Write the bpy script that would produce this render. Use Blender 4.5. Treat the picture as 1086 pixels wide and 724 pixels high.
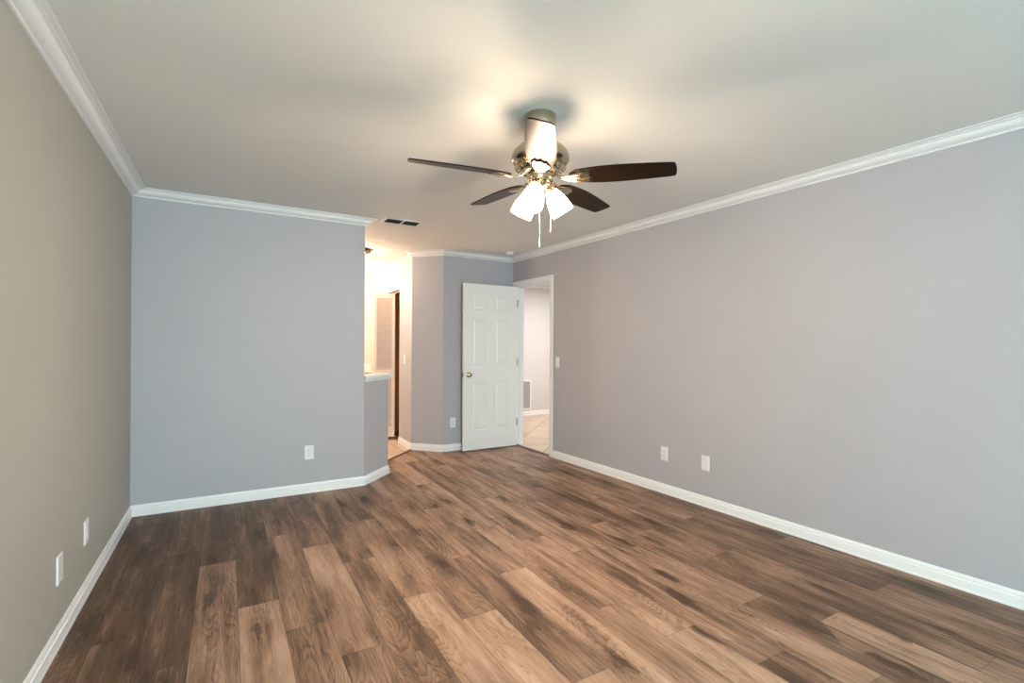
import bpy, bmesh, math, random
from mathutils import Vector, Matrix

for o in list(bpy.data.objects):
    bpy.data.objects.remove(o, do_unlink=True)
SC = bpy.context.scene
C = SC.collection
random.seed(7)

# ------------------------------------------------------------------ camera
F_PX, CY, YAW, CAM_H, ROLL = 517.37, 367.16, 0.52792, 1.2707, 0.0062
Fv = Vector((math.sin(YAW), math.cos(YAW), 0))
R0 = Vector((math.cos(YAW), -math.sin(YAW), 0))
U0 = Vector((0, 0, 1))
Rv = R0 * math.cos(ROLL) + U0 * math.sin(ROLL)
Uv = U0 * math.cos(ROLL) - R0 * math.sin(ROLL)
cam_d = bpy.data.cameras.new('camera')
cam = bpy.data.objects.new('camera', cam_d)
C.objects.link(cam)
cam.matrix_world = Matrix(((Rv.x, Uv.x, -Fv.x, 0), (Rv.y, Uv.y, -Fv.y, 0), (Rv.z, Uv.z, -Fv.z, CAM_H), (0, 0, 0, 1)))
cam_d.sensor_width = 36
cam_d.lens = F_PX / 1086 * 36
cam_d.shift_y = (CY - 362) / 1086
cam_d.clip_start = 0.02
SC.camera = cam

# ------------------------------------------------------------------ world, large lights, exposure
SC.view_settings.view_transform = 'Standard'
SC.view_settings.look = 'None'
SC.view_settings.exposure = 0.06
SC.view_settings.gamma = 1
SC.view_settings.use_curve_mapping = False
W = bpy.data.worlds.new('world')
SC.world = W
W.use_nodes = True
W.node_tree.nodes['Background'].inputs[0].default_value = (0.62, 0.80, 0.95, 1)
W.node_tree.nodes['Background'].inputs[1].default_value = 1.0


def area(name, loc, target, sx, sy, power, color, spread=math.pi):
    d = bpy.data.lights.new(name, 'AREA')
    d.shape = 'RECTANGLE'; d.size = sx; d.size_y = sy
    d.energy = power; d.color = color; d.spread = spread
    o = bpy.data.objects.new(name, d)
    C.objects.link(o)
    o.location = loc
    o.rotation_euler = (Vector(target) - Vector(loc)).to_track_quat('-Z', 'Y').to_euler()
    return o


def point(name, loc, power, color, r=0.03):
    d = bpy.data.lights.new(name, 'POINT')
    d.energy = power; d.color = color; d.shadow_soft_size = r
    o = bpy.data.objects.new(name, d)
    C.objects.link(o)
    o.location = loc
    return o


DAY_W, DAY = 184, (0.67, 0.955, 1.0)
HALL_W, HALL = 65, (1.0, 0.969, 0.923)
SHADE_GLOW, SHADE_C = 53, (1.0, 0.736, 0.509)      # lit frosted glass
BULB_W, BULB_C = 28, (1.0, 0.775, 0.575)
BATH_W, BATH_C = 76, (1.0, 0.78, 0.60)
LAMP_W, LAMP_C = 17, (1.0, 0.66, 0.40)          # flush ceiling lamp
GLOBE_GLOW = 14.0
WORLD_S = 0.5
W.node_tree.nodes['Background'].inputs[1].default_value = WORLD_S
area('window_daylight', (0.65, -2.63, 1.2), (0.9, 3, 1.2), 1.9, 1.9, DAY_W, DAY)
area('hall_lamp', (4.9, 6.0, 2.38), (4.9, 6.0, 0), 1.2, 1.2, HALL_W, HALL)

# ------------------------------------------------------------------ dimensions
XL, YB, XR, SK = -0.613, 4.508, 3.400, 0.03524
ZC = 2.413
YREAR = -2.65
def xr(y): return XR - SK * y
Y2 = 5.48                       # the short far wall with the door in front
D_Y0, D_Y1, D_Z = 4.655, 5.415, 2.045      # doorway in the right wall
A = (1.075, YB); B = (1.385, YB + 0.31)
Cc = (2.235, Y2); Dd = (1.945, Y2 + 0.29)
CL0, CL1, CLZ = 6.262, 6.88, 2.01          # closet opening
YF = 7.65
YH = 7.62

# ------------------------------------------------------------------ materials
def mat(name, color, rough=0.5, metal=0.0, **kw):
    m = bpy.data.materials.new(name)
    m.use_nodes = True
    b = m.node_tree.nodes['Principled BSDF']
    b.inputs['Base Color'].default_value = (*color, 1)
    b.inputs['Roughness'].default_value = rough
    b.inputs['Metallic'].default_value = metal
    for k, v in kw.items():
        b.inputs[k.replace('_', ' ')].default_value = v
    return m


def N(nt, t, **kw):
    n = nt.nodes.new(t)
    for k, v in kw.items():
        setattr(n, k, v)
    return n


def noise_bump(m, scale, strength, dist=0.002, detail=3):
    nt = m.node_tree
    b = nt.nodes['Principled BSDF']
    g = N(nt, 'ShaderNodeNewGeometry')
    n = N(nt, 'ShaderNodeTexNoise')
    n.inputs['Scale'].default_value = scale
    n.inputs['Detail'].default_value = detail
    bp = N(nt, 'ShaderNodeBump')
    bp.inputs['Strength'].default_value = strength
    bp.inputs['Distance'].default_value = dist
    nt.links.new(g.outputs['Position'], n.inputs['Vector'])
    nt.links.new(n.outputs['Fac'], bp.inputs['Height'])
    nt.links.new(bp.outputs['Normal'], b.inputs['Normal'])
    return m


def tint(m, c1, c2, scale):
    nt = m.node_tree
    b = nt.nodes['Principled BSDF']
    g = N(nt, 'ShaderNodeNewGeometry')
    n = N(nt, 'ShaderNodeTexNoise')
    n.inputs['Scale'].default_value = scale
    mx = N(nt, 'ShaderNodeMix', data_type='RGBA')
    mx.inputs[6].default_value = (*c1, 1); mx.inputs[7].default_value = (*c2, 1)
    nt.links.new(g.outputs['Position'], n.inputs['Vector'])
    nt.links.new(n.outputs['Fac'], mx.inputs[0])
    nt.links.new(mx.outputs[2], b.inputs['Base Color'])
    return m


M = {}
M['wall'] = noise_bump(tint(mat('wall_paint', (0.45, 0.45, 0.46), 0.55), (0.440, 0.438, 0.478), (0.458, 0.456, 0.496), 3), 160, 0.12)
M['wall_warmer'] = noise_bump(tint(mat('warmer_wall_tone', (0.44, 0.42, 0.375), 0.55), (0.398, 0.405, 0.368), (0.416, 0.423, 0.385), 3), 160, 0.12)  # left wall only: darker and less blue than the other room walls
M['wall_bath'] = noise_bump(tint(mat('bath_paint', (0.62, 0.58, 0.54), 0.55), (0.61, 0.57, 0.53), (0.63, 0.59, 0.55), 3), 160, 0.1)
M['wall_hall'] = noise_bump(tint(mat('hall_paint', (0.66, 0.64, 0.64), 0.6), (0.65, 0.63, 0.63), (0.67, 0.65, 0.65), 3), 160, 0.1)
M['ceil'] = noise_bump(tint(mat('ceiling_paint', (0.66, 0.655, 0.64), 0.75), (0.77, 0.775, 0.765), (0.79, 0.795, 0.785), 2), 40, 0.2, 0.004)
M['trim'] = noise_bump(mat('white_trim_paint', (0.865, 0.87, 0.895), 0.32), 60, 0.04)
M['door'] = noise_bump(mat('white_door_paint', (0.86, 0.86, 0.865), 0.35), 90, 0.05)
M['plate'] = noise_bump(mat('white_plastic', (0.83, 0.83, 0.86), 0.28), 50, 0.01)
M['slot'] = noise_bump(mat('dark_slot', (0.05, 0.05, 0.05), 0.6), 50, 0.01)
M['nickel'] = noise_bump(mat('brushed_nickel', (0.50, 0.43, 0.32), 0.22, 1.0), 300, 0.05, 0.0005)
M['nickel_dark'] = noise_bump(mat('dark_nickel', (0.30, 0.25, 0.19), 0.35, 1.0), 300, 0.05, 0.0005)
M['steel'] = noise_bump(mat('satin_steel', (0.55, 0.52, 0.48), 0.3, 1.0), 300, 0.05, 0.0005)
M['chain'] = noise_bump(mat('pull_chain_metal', (0.85, 0.80, 0.70), 0.3, 0.7), 300, 0.05, 0.0005)
M['bronze'] = noise_bump(mat('bronze', (0.10, 0.065, 0.045), 0.4, 0.8), 120, 0.05, 0.0005)
M['closet'] = noise_bump(tint(mat('closet_brown', (0.55, 0.29, 0.15), 0.6), (0.70, 0.38, 0.20), (0.74, 0.41, 0.22), 4), 100, 0.1)
M['louver'] = noise_bump(mat('warm_lit_louver', (0.83, 0.71, 0.63), 0.45), 90, 0.05)  # pale paint; the peach of the warm light is put into the colour
M['strip'] = noise_bump(tint(mat('brown_strip', (0.13, 0.075, 0.045), 0.45), (0.11, 0.06, 0.035), (0.16, 0.09, 0.055), 30), 120, 0.1)
M['counter'] = noise_bump(tint(mat('tan_counter', (0.55, 0.42, 0.32), 0.3), (0.5, 0.38, 0.29), (0.6, 0.46, 0.36), 40), 120, 0.02)
M['mirror'] = noise_bump(mat('mirror_glass', (0.88, 0.88, 0.86), 0.03, 1.0), 2, 0.0)
M['grille'] = noise_bump(mat('grey_grille', (0.50, 0.50, 0.48), 0.5), 120, 0.02)
M['vent_dark'] = noise_bump(mat('dark_louver_metal', (0.075, 0.07, 0.075), 0.5), 120, 0.02)
M['frame'] = noise_bump(mat('window_frame', (0.75, 0.75, 0.75), 0.4), 120, 0.02)


def glow_mat(name, color, strength):
    m = bpy.data.materials.new(name)
    m.use_nodes = True
    nt = m.node_tree
    b = nt.nodes['Principled BSDF']
    b.inputs['Base Color'].default_value = (0.85, 0.83, 0.78, 1)
    b.inputs['Roughness'].default_value = 0.3
    n = N(nt, 'ShaderNodeTexNoise')
    n.inputs['Scale'].default_value = 20
    g = N(nt, 'ShaderNodeNewGeometry')
    mp = N(nt, 'ShaderNodeMapRange')
    mp.inputs[3].default_value = strength * 0.96
    mp.inputs[4].default_value = strength * 1.04
    nt.links.new(g.outputs['Position'], n.inputs['Vector'])
    nt.links.new(n.outputs['Fac'], mp.inputs[0])
    nt.links.new(mp.outputs[0], b.inputs['Emission Strength'])
    b.inputs['Emission Color'].default_value = (*color, 1)
    return m


M['shade'] = glow_mat('lit_frosted_glass', SHADE_C, SHADE_GLOW)
M['globe'] = glow_mat('lit_globe', (1.0, 0.72, 0.46), GLOBE_GLOW)

# blade wood: dark espresso veneer with a soft sheen
m = mat('espresso_blade', (0.02, 0.014, 0.01), 0.30, 0.0, Specular_IOR_Level=0.055)
nt = m.node_tree
tc = N(nt, 'ShaderNodeTexCoord'); mp = N(nt, 'ShaderNodeMapping')
mp.inputs['Scale'].default_value = (3, 60, 60)
nz = N(nt, 'ShaderNodeTexNoise'); nz.inputs['Scale'].default_value = 1.5; nz.inputs['Detail'].default_value = 5
cr = N(nt, 'ShaderNodeValToRGB')
cr.color_ramp.elements[0].position = 0.3; cr.color_ramp.elements[0].color = (0.009, 0.005, 0.003, 1)
cr.color_ramp.elements[1].position = 0.75; cr.color_ramp.elements[1].color = (0.018, 0.010, 0.0055, 1)
nt.links.new(tc.outputs['Object'], mp.inputs[0]); nt.links.new(mp.outputs[0], nz.inputs['Vector'])
nt.links.new(nz.outputs['Fac'], cr.inputs[0]); nt.links.new(cr.outputs[0], nt.nodes['Principled BSDF'].inputs['Base Color'])
M['blade'] = m


def tile_mat(name, ox, oy, rot, size):
    m = mat(name, (0.6, 0.45, 0.32), 0.3)
    nt = m.node_tree
    b = nt.nodes['Principled BSDF']
    g = N(nt, 'ShaderNodeNewGeometry')
    mp = N(nt, 'ShaderNodeMapping', vector_type='TEXTURE')
    mp.inputs['Location'].default_value = (ox, oy, 0)
    mp.inputs['Rotation'].default_value = (0, 0, rot)
    br = N(nt, 'ShaderNodeTexBrick')
    br.offset = 0.0
    br.inputs['Scale'].default_value = 1
    br.inputs['Brick Width'].default_value = size
    br.inputs['Row Height'].default_value = size
    br.inputs['Mortar Size'].default_value = 0.006
    br.inputs['Color1'].default_value = (0.60, 0.46, 0.34, 1)
    br.inputs['Color2'].default_value = (0.54, 0.41, 0.30, 1)
    br.inputs['Mortar'].default_value = (0.20, 0.13, 0.08, 1)
    nz = N(nt, 'ShaderNodeTexNoise'); nz.inputs['Scale'].default_value = 5; nz.inputs['Detail'].default_value = 4
    mx = N(nt, 'ShaderNodeMix', data_type='RGBA', blend_type='OVERLAY')
    mx.inputs[0].default_value = 0.35
    nt.links.new(g.outputs['Position'], mp.inputs[0]); nt.links.new(mp.outputs[0], br.inputs['Vector'])
    nt.links.new(g.outputs['Position'], nz.inputs['Vector'])
    nt.links.new(br.outputs['Color'], mx.inputs[6]); nt.links.new(nz.outputs['Fac'], mx.inputs[7])
    nt.links.new(mx.outputs[2], b.inputs['Base Color'])
    return m


M['tile_hall'] = tile_mat('tan_hall_tile', 3.605, 5.845, math.radians(45), 0.465)
M['tile_bath'] = tile_mat('tan_bath_tile', 1.83, 5.74, 0, 0.45)


def wood_floor_mat():
    m = mat('vinyl_oak_planks', (0.3, 0.2, 0.14), 0.45, 0.0, Specular_IOR_Level=0.32)
    nt = m.node_tree
    L = nt.links.new
    b = nt.nodes['Principled BSDF']
    uv = N(nt, 'ShaderNodeUVMap', uv_map='plank')          # u across, v along, in metres
    at = N(nt, 'ShaderNodeAttribute', attribute_name='plank_tone')  # r tone, g seed, b seed
    sep = N(nt, 'ShaderNodeSeparateColor'); L(at.outputs['Color'], sep.inputs[0])
    su = N(nt, 'ShaderNodeSeparateXYZ'); L(uv.outputs[0], su.inputs[0])

    def math_(op, a, b_=None, c=None):
        n = N(nt, 'ShaderNodeMath', operation=op)
        for i, x in enumerate((a, b_, c)):
            if x is None: continue
            if isinstance(x, (int, float)): n.inputs[i].default_value = x
            else: L(x, n.inputs[i])
        return n.outputs[0]

    def vec(x, y, z):
        n = N(nt, 'ShaderNodeCombineXYZ')
        for i, a in enumerate((x, y, z)):
            if isinstance(a, (int, float)): n.inputs[i].default_value = a
            else: L(a, n.inputs[i])
        return n.outputs[0]

    def noise(v, scale, detail=3, rough=0.5, dist=0.0):
        n = N(nt, 'ShaderNodeTexNoise')
        n.inputs['Scale'].default_value = scale; n.inputs['Detail'].default_value = detail
        n.inputs['Roughness'].default_value = rough; n.inputs['Distortion'].default_value = dist
        L(v, n.inputs['Vector'])
        return n.outputs['Fac']

    def rng(x, a, b_, c, d):
        n = N(nt, 'ShaderNodeMapRange', interpolation_type='SMOOTHSTEP')
        for i, k in enumerate((a, b_, c, d)): n.inputs[1 + i].default_value = k
        L(x, n.inputs[0])
        return n.outputs[0]

    u, v = su.outputs[0], su.outputs[1]
    s1 = math_('MULTIPLY', sep.outputs[1], 53.0)
    s2 = math_('MULTIPLY', sep.outputs[2], 37.0)
    uo = math_('ADD', u, s1)
    vo = math_('ADD', v, s2)
    # cloudy tone along the board
    cloud = noise(vec(math_('MULTIPLY', uo, 9.0), math_('MULTIPLY', vo, 1.6), s1), 1.0, 3, 0.55)
    # streaks: long soft bands
    streak = noise(vec(math_('MULTIPLY', uo, 34.0), math_('MULTIPLY', vo, 1.3), s2), 1.0, 4, 0.6, 0.3)
    # fine pores
    fine = noise(vec(math_('MULTIPLY', uo, 240.0), math_('MULTIPLY', vo, 9.0), s1), 1.0, 3, 0.6)
    # cathedral figure: contour lines of a stretched noise
    fig = noise(vec(math_('MULTIPLY', uo, 7.5), math_('MULTIPLY', vo, 1.5), s2), 1.0, 1.5, 0.4)
    saw = math_('FRACT', math_('ADD', math_('MULTIPLY', fig, 30.0), math_('MULTIPLY', fine, 0.25)))
    rings = math_('SUBTRACT', math_('POWER', saw, 2.2), 0.31)          # soft rise, sharp dark line at each growth ring
    ringmask = rng(noise(vec(math_('MULTIPLY', uo, 5.0), math_('MULTIPLY', vo, 1.4), math_('ADD', s1, 9.0)), 1.0, 1, 0.5), 0.42, 0.62, 0.0, 1.0)
    # knots
    vor = N(nt, 'ShaderNodeTexVoronoi')
    vor.inputs['Scale'].default_value = 1.0
    warp = noise(vec(math_('MULTIPLY', uo, 14.0), math_('MULTIPLY', vo, 7.0), s1), 1.0, 2)
    L(vec(math_('ADD', math_('MULTIPLY', uo, 6.5), math_('MULTIPLY', warp, 0.55)), math_('ADD', math_('MULTIPLY', vo, 1.9), math_('MULTIPLY', warp, 0.35)), s2), vor.inputs['Vector'])
    vs = N(nt, 'ShaderNodeSeparateColor'); L(vor.outputs['Color'], vs.inputs[0])
    has = math_('GREATER_THAN', vs.outputs[0], 0.36)
    kd = math_('ADD', vor.outputs['Distance'], math_('MULTIPLY', math_('SUBTRACT', noise(vec(math_('MULTIPLY', uo, 60.0), math_('MULTIPLY', vo, 14.0), s2), 1.0, 2), 0.5), 0.16))
    kring = math_('MULTIPLY', math_('SINE', math_('MULTIPLY', kd, 75.0)), rng(kd, 0.05, 0.40, 1.0, 0.0))
    knot = math_('MULTIPLY', math_('ADD', rng(kd, 0.02, 0.27, 1.0, 0.0), math_('MULTIPLY', kring, 0.18)), has)
    halo = math_('MULTIPLY', rng(vor.outputs['Distance'], 0.1, 0.7, 1.0, 0.0), has)

    t = math_('ADD', sep.outputs[0], 0.0)
    t = math_('ADD', t, math_('MULTIPLY', math_('SUBTRACT', cloud, 0.5), 0.85))
    t = math_('ADD', t, math_('MULTIPLY', math_('SUBTRACT', streak, 0.5), 0.62))
    t = math_('ADD', t, math_('MULTIPLY', math_('SUBTRACT', fine, 0.5), 0.55))
    t = math_('ADD', t, math_('MULTIPLY', math_('MULTIPLY', rings, ringmask), -0.20))
    t = math_('SUBTRACT', t, math_('MULTIPLY', knot, 0.50))
    t = math_('SUBTRACT', t, math_('MULTIPLY', halo, 0.17))
    cr = N(nt, 'ShaderNodeValToRGB')
    L(t, cr.inputs[0])
    e = cr.color_ramp.elements
    e[0].position = 0.0; e[0].color = (0.058, 0.033, 0.020, 1)
    e[1].position = 1.0; e[1].color = (0.58, 0.42, 0.32, 1)
    for p_, c_ in ((0.28, (0.125, 0.071, 0.043, 1)), (0.52, (0.285, 0.172, 0.114, 1)), (0.75, (0.43, 0.287, 0.203, 1))):
        k = e.new(p_); k.color = c_
    # seams
    ue = math_('MINIMUM', u, math_('SUBTRACT', 0.18, u))
    ve = math_('MINIMUM', v, math_('SUBTRACT', 1.22, v))
    edge = math_('MINIMUM', ue, ve)
    seam = rng(edge, 0.0004, 0.0022, 0.50, 1.0)
    mul = N(nt, 'ShaderNodeMix', data_type='RGBA', blend_type='MULTIPLY')
    mul.inputs[0].default_value = 1.0
    L(cr.outputs[0], mul.inputs[6])
    cc = N(nt, 'ShaderNodeCombineColor')
    for i in range(3): L(seam, cc.inputs[i])
    L(cc.outputs[0], mul.inputs[7])
    L(mul.outputs[2], b.inputs['Base Color'])
    L(rng(fine, 0.2, 0.8, 0.54, 0.42), b.inputs['Roughness'])
    bp = N(nt, 'ShaderNodeBump'); bp.inputs['Strength'].default_value = 0.25; bp.inputs['Distance'].default_value = 0.0012
    L(math_('ADD', math_('MULTIPLY', fine, 0.6), math_('MULTIPLY', seam, 1.2)), bp.inputs['Height'])
    L(bp.outputs['Normal'], b.inputs['Normal'])
    return m


M['planks'] = wood_floor_mat()

# ------------------------------------------------------------------ mesh helpers
def link(name, bm, m, parent=None, smooth=None):
    bmesh.ops.recalc_face_normals(bm, faces=bm.faces)
    me = bpy.data.meshes.new(name)
    bm.to_mesh(me); bm.free()
    me.materials.append(m)
    o = bpy.data.objects.new(name, me)
    C.objects.link(o)
    if parent is not None:
        o.parent = parent
    if smooth is not None:
        for p_ in me.polygons: p_.use_smooth = True
        me.set_sharp_from_angle(angle=math.radians(smooth))
    return o


def bevel(o, w=0.002, seg=2):
    md = o.modifiers.new('bevel', 'BEVEL')
    md.width = w; md.segments = seg; md.limit_method = 'ANGLE'; md.angle_limit = math.radians(40)
    return o


def box(bm, x0, x1, y0, y1, z0, z1, mx=None):
    vs = [bm.verts.new((x, y, z)) for z in (z0, z1) for (x, y) in ((x0, y0), (x1, y0), (x1, y1), (x0, y1))]
    if mx is not None:
        for v in vs: v.co = mx @ v.co
    for f in ((0, 3, 2, 1), (4, 5, 6, 7), (0, 1, 5, 4), (1, 2, 6, 5), (2, 3, 7, 6), (3, 0, 4, 7)):
        bm.faces.new([vs[i] for i in f])
    return bm


def prism(bm, poly, z0, z1):
    lo = [bm.verts.new((x, y, z0)) for x, y in poly]
    hi = [bm.verts.new((x, y, z1)) for x, y in poly]
    n = len(poly)
    bm.faces.new(lo[::-1]); bm.faces.new(hi)
    for i in range(n):
        bm.faces.new((lo[i], lo[(i + 1) % n], hi[(i + 1) % n], hi[i]))
    return bm


def lathe(bm, prof, seg=32, mx=None, cap=True):
    rings = []
    for r, z in prof:
        if r < 1e-6:
            v = bm.verts.new((0, 0, z)); rings.append([v])
        else:
            rings.append([bm.verts.new((r * math.cos(2 * math.pi * i / seg), r * math.sin(2 * math.pi * i / seg), z)) for i in range(seg)])
    for a, b_ in zip(rings, rings[1:]):
        for i in range(seg):
            j = (i + 1) % seg
            if len(a) == 1 and len(b_) > 1: bm.faces.new((a[0], b_[i], b_[j]))
            elif len(b_) == 1 and len(a) > 1: bm.faces.new((a[i], b_[0], a[j]))
            elif len(a) > 1: bm.faces.new((a[i], b_[i], b_[j], a[j]))
    if cap:
        for r_ in (rings[0], rings[-1]):
            if len(r_) > 1: bm.faces.new(r_)
    if mx is not None:
        for r_ in rings:
            for v in r_: v.co = mx @ v.co
    return bm


def tube(bm, pts, r, seg=8):
    pts = [Vector(p_) for p_ in pts]
    rings = []
    up = Vector((0.13, 0.31, 0.94)).normalized()
    for i, p_ in enumerate(pts):
        d = (pts[min(i + 1, len(pts) - 1)] - pts[max(i - 1, 0)]).normalized()
        a = d.cross(up)
        if a.length < 1e-3: a = d.cross(Vector((1, 0, 0)))
        a.normalize(); b_ = d.cross(a)
        rr = r[i] if isinstance(r, (list, tuple)) else r
        rings.append([bm.verts.new(p_ + a * rr * math.cos(2 * math.pi * k / seg) + b_ * rr * math.sin(2 * math.pi * k / seg)) for k in range(seg)])
    for x, y in zip(rings, rings[1:]):
        for k in range(seg):
            bm.faces.new((x[k], x[(k + 1) % seg], y[(k + 1) % seg], y[k]))
    bm.faces.new(rings[0][::-1]); bm.faces.new(rings[-1])
    return bm


def tag(o, label=None, cat=None, group=None, kind=None):
    if label: o['label'] = label
    if cat: o['category'] = cat
    if group: o['group'] = group
    if kind: o['kind'] = kind
    return o


def struct(name, bm, m, label=None, cat=None, parent=None, smooth=None):
    o = link(name, bm, m, parent, smooth)
    if parent is None:
        tag(o, label, cat, None, 'structure')
    return o


def empty(name, loc, rz=0.0):
    o = bpy.data.objects.new(name, None)
    C.objects.link(o)
    o.location = loc
    o.rotation_euler = (0, 0, rz)
    o.empty_display_size = 0.05
    return o


# ------------------------------------------------------------------ floor of planks (one mesh, one face per plank)
def clip(poly, n, c):
    """keep the side n.p <= c"""
    out = []
    for i in range(len(poly)):
        p_, q = poly[i], poly[(i + 1) % len(poly)]
        dp = n[0] * p_[0] + n[1] * p_[1] - c
        dq = n[0] * q[0] + n[1] * q[1] - c
        if dp <= 0: out.append(p_)
        if (dp < 0 < dq) or (dq < 0 < dp):
            t = dp / (dp - dq)
            out.append((p_[0] + (q[0] - p_[0]) * t, p_[1] + (q[1] - p_[1]) * t))
    return out


PW, PL = 0.18, 1.22
JOINT = {-6: 3.05, -5: 2.661, -4: 2.337, -3: 3.305, -2: 2.688, -1: 2.372, 0: 2.070, 1: 2.95, 2: 2.390, 3: 2.071, 4: 2.692, 5: 2.385,
         6: 1.83, 7: 1.506, 8: 1.191, 9: 2.131, 10: 2.729, 11: 1.236, 12: 1.95, 13: 1.62, 14: 2.469, 15: 1.9, 16: 1.3}
# tone of single boards: (row, which board counted from the joint above) -> tone; shade on the room's left is put into the leftmost rows
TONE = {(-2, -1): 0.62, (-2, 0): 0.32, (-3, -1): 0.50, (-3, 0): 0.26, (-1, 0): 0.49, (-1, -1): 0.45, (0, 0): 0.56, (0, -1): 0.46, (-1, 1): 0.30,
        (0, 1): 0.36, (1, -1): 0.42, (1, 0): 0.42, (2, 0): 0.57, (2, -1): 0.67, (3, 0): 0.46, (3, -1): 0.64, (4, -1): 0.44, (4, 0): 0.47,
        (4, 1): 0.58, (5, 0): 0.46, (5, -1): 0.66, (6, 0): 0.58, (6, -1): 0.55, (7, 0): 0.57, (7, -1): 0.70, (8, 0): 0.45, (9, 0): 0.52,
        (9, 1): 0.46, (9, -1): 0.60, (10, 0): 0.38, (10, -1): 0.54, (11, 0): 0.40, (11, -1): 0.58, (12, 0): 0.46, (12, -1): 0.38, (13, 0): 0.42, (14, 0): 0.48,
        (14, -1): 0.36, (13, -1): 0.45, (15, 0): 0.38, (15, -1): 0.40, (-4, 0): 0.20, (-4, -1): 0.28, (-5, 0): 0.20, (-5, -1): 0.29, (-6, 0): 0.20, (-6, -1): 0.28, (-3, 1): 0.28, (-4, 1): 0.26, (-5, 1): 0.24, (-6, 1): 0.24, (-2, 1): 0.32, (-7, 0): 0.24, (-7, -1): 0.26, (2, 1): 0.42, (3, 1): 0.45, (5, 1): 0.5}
bm = bmesh.new()
uvl = bm.loops.layers.uv.new('plank')
colr = bm.loops.layers.float_color.new('plank_tone')
rg = random.Random(11)
for row in range(-7, 18):
    x0 = 0.41 + PW * row
    j = JOINT.get(row, 2.0)
    for k in range(-6, 4):
        y0 = j + PL * k
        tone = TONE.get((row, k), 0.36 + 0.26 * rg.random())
        s1, s2 = rg.random(), rg.random()
        base = [(x0, y0), (x0 + PW, y0), (x0 + PW, y0 + PL), (x0, y0 + PL)]
        for part in (0, 1):
            pl = clip(base, (0, 1), 4.57) if part == 0 else clip(base, (0, -1), -4.57)
            for n, c in (((1, SK), XR), ((-1, 0), -XL), ((0, -1), -YREAR), (((1, 1), 7.78) if x0 < 2.2 else ((0, 1), Y2))):
                if pl: pl = clip(pl, n, c)
            if part == 1 and pl: pl = clip(pl, (-1, 1), 3.83)
            if len(pl) < 3: continue
            f = bm.faces.new([bm.verts.new((x, y, 0)) for x, y in pl])
            for lp, (x, y) in zip(f.loops, pl):
                lp[uvl].uv = (x - x0, y - y0)
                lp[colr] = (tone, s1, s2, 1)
struct('floor', bm, M['planks'], 'brown oak-look plank floor of the empty room', 'floor')
bm = bmesh.new()
prism(bm, [(XL - .12, YREAR - .12), (6.7, YREAR - .12), (6.7, 7.9), (XL - .12, 7.9)], -0.12, -0.012)
struct('floor_slab', bm, M['grille'], 'grey slab under the floors', 'floor')
# tiled floors beyond the thresholds
bm = bmesh.new()
prism(bm, [(1.075, 4.91), (1.945, 5.775), (1.945, 6.262), (2.06, 6.262), (2.06, CL1), (1.945, CL1), (1.945, YF), (0, YF), (0, 4.628), (1.075, 4.628)], -0.01, 0.001)
struct('floor_bath', bm, M['tile_bath'], 'tan tile floor of the bathroom beyond the half wall', 'floor')
bm = bmesh.new()
prism(bm, [(xr(D_Y0) + .012, D_Y0), (xr(D_Y1) + .012, D_Y1), (3.33, D_Y1), (3.33, YH), (6.5, YH), (6.5, 4.0), (3.36, 4.0), (3.352, D_Y0)], -0.01, 0.001)
struct('floor_hall', bm, M['tile_hall'], 'tan diagonal tile floor seen through the doorway', 'floor')
bm = bmesh.new()
prism(bm, [(2.061, 6.1), (2.75, 6.1), (2.75, 7.2), (2.061, 7.2)], -0.01, 0.0)
struct('floor_closet', bm, M['strip'], 'dark brown floor of the closet behind the louvered door', 'floor')

# ------------------------------------------------------------------ ceiling and walls
bm = bmesh.new()
prism(bm, [(XL - .12, YREAR - .12), (6.7, YREAR - .12), (6.7, 7.9), (XL - .12, 7.9)], ZC, ZC + .1)
struct('ceiling', bm, M['ceil'], 'off-white ceiling above the room', 'ceiling')
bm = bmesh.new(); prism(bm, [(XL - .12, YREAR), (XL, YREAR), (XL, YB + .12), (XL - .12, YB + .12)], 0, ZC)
struct('wall_left', bm, M['wall_warmer'], 'long warm grey wall along the left side', 'wall')
bm = bmesh.new(); prism(bm, [(XL, YB), (A[0], YB), (A[0], YB + .12), (XL, YB + .12)], 0, ZC)
struct('wall_back', bm, M['wall'], 'grey back wall left of the bathroom opening', 'wall')
bm = bmesh.new()
T = 0.115
prism(bm, [(xr(YREAR), YREAR), (xr(YREAR) + T, YREAR), (xr(D_Y0) + T, D_Y0), (xr(D_Y0), D_Y0)], 0, ZC)
prism(bm, [(xr(D_Y0), D_Y0), (xr(D_Y0) + T, D_Y0), (xr(D_Y1) + T, D_Y1), (xr(D_Y1), D_Y1)], D_Z, ZC)
prism(bm, [(xr(D_Y1), D_Y1), (xr(D_Y1) + T, D_Y1), (xr(Y2) + T, Y2), (xr(Y2), Y2)], 0, ZC)
struct('wall_right', bm, M['wall'], 'long grey right wall with the doorway at its far end', 'wall')
bm = bmesh.new()
prism(bm, [(3.32, Y2), Cc, Dd, (Dd[0], CL0), (Dd[0] + T, CL0), (Dd[0] + T, Dd[1] + .048), (Cc[0] + .048, Y2 + T), (3.32, Y2 + T)], 0, ZC)
struct('wall_corner', bm, M['wall'], 'grey angled wall corner behind the open white door', 'wall')
bm = bmesh.new()
prism(bm, [A, B, (B[0] - .0813, B[1] + .0813), (A[0], A[1] + .1626)], 0, 0.938)
struct('wall_half', bm, M['wall'], 'low grey half wall angled off the back wall', 'wall')
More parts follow.
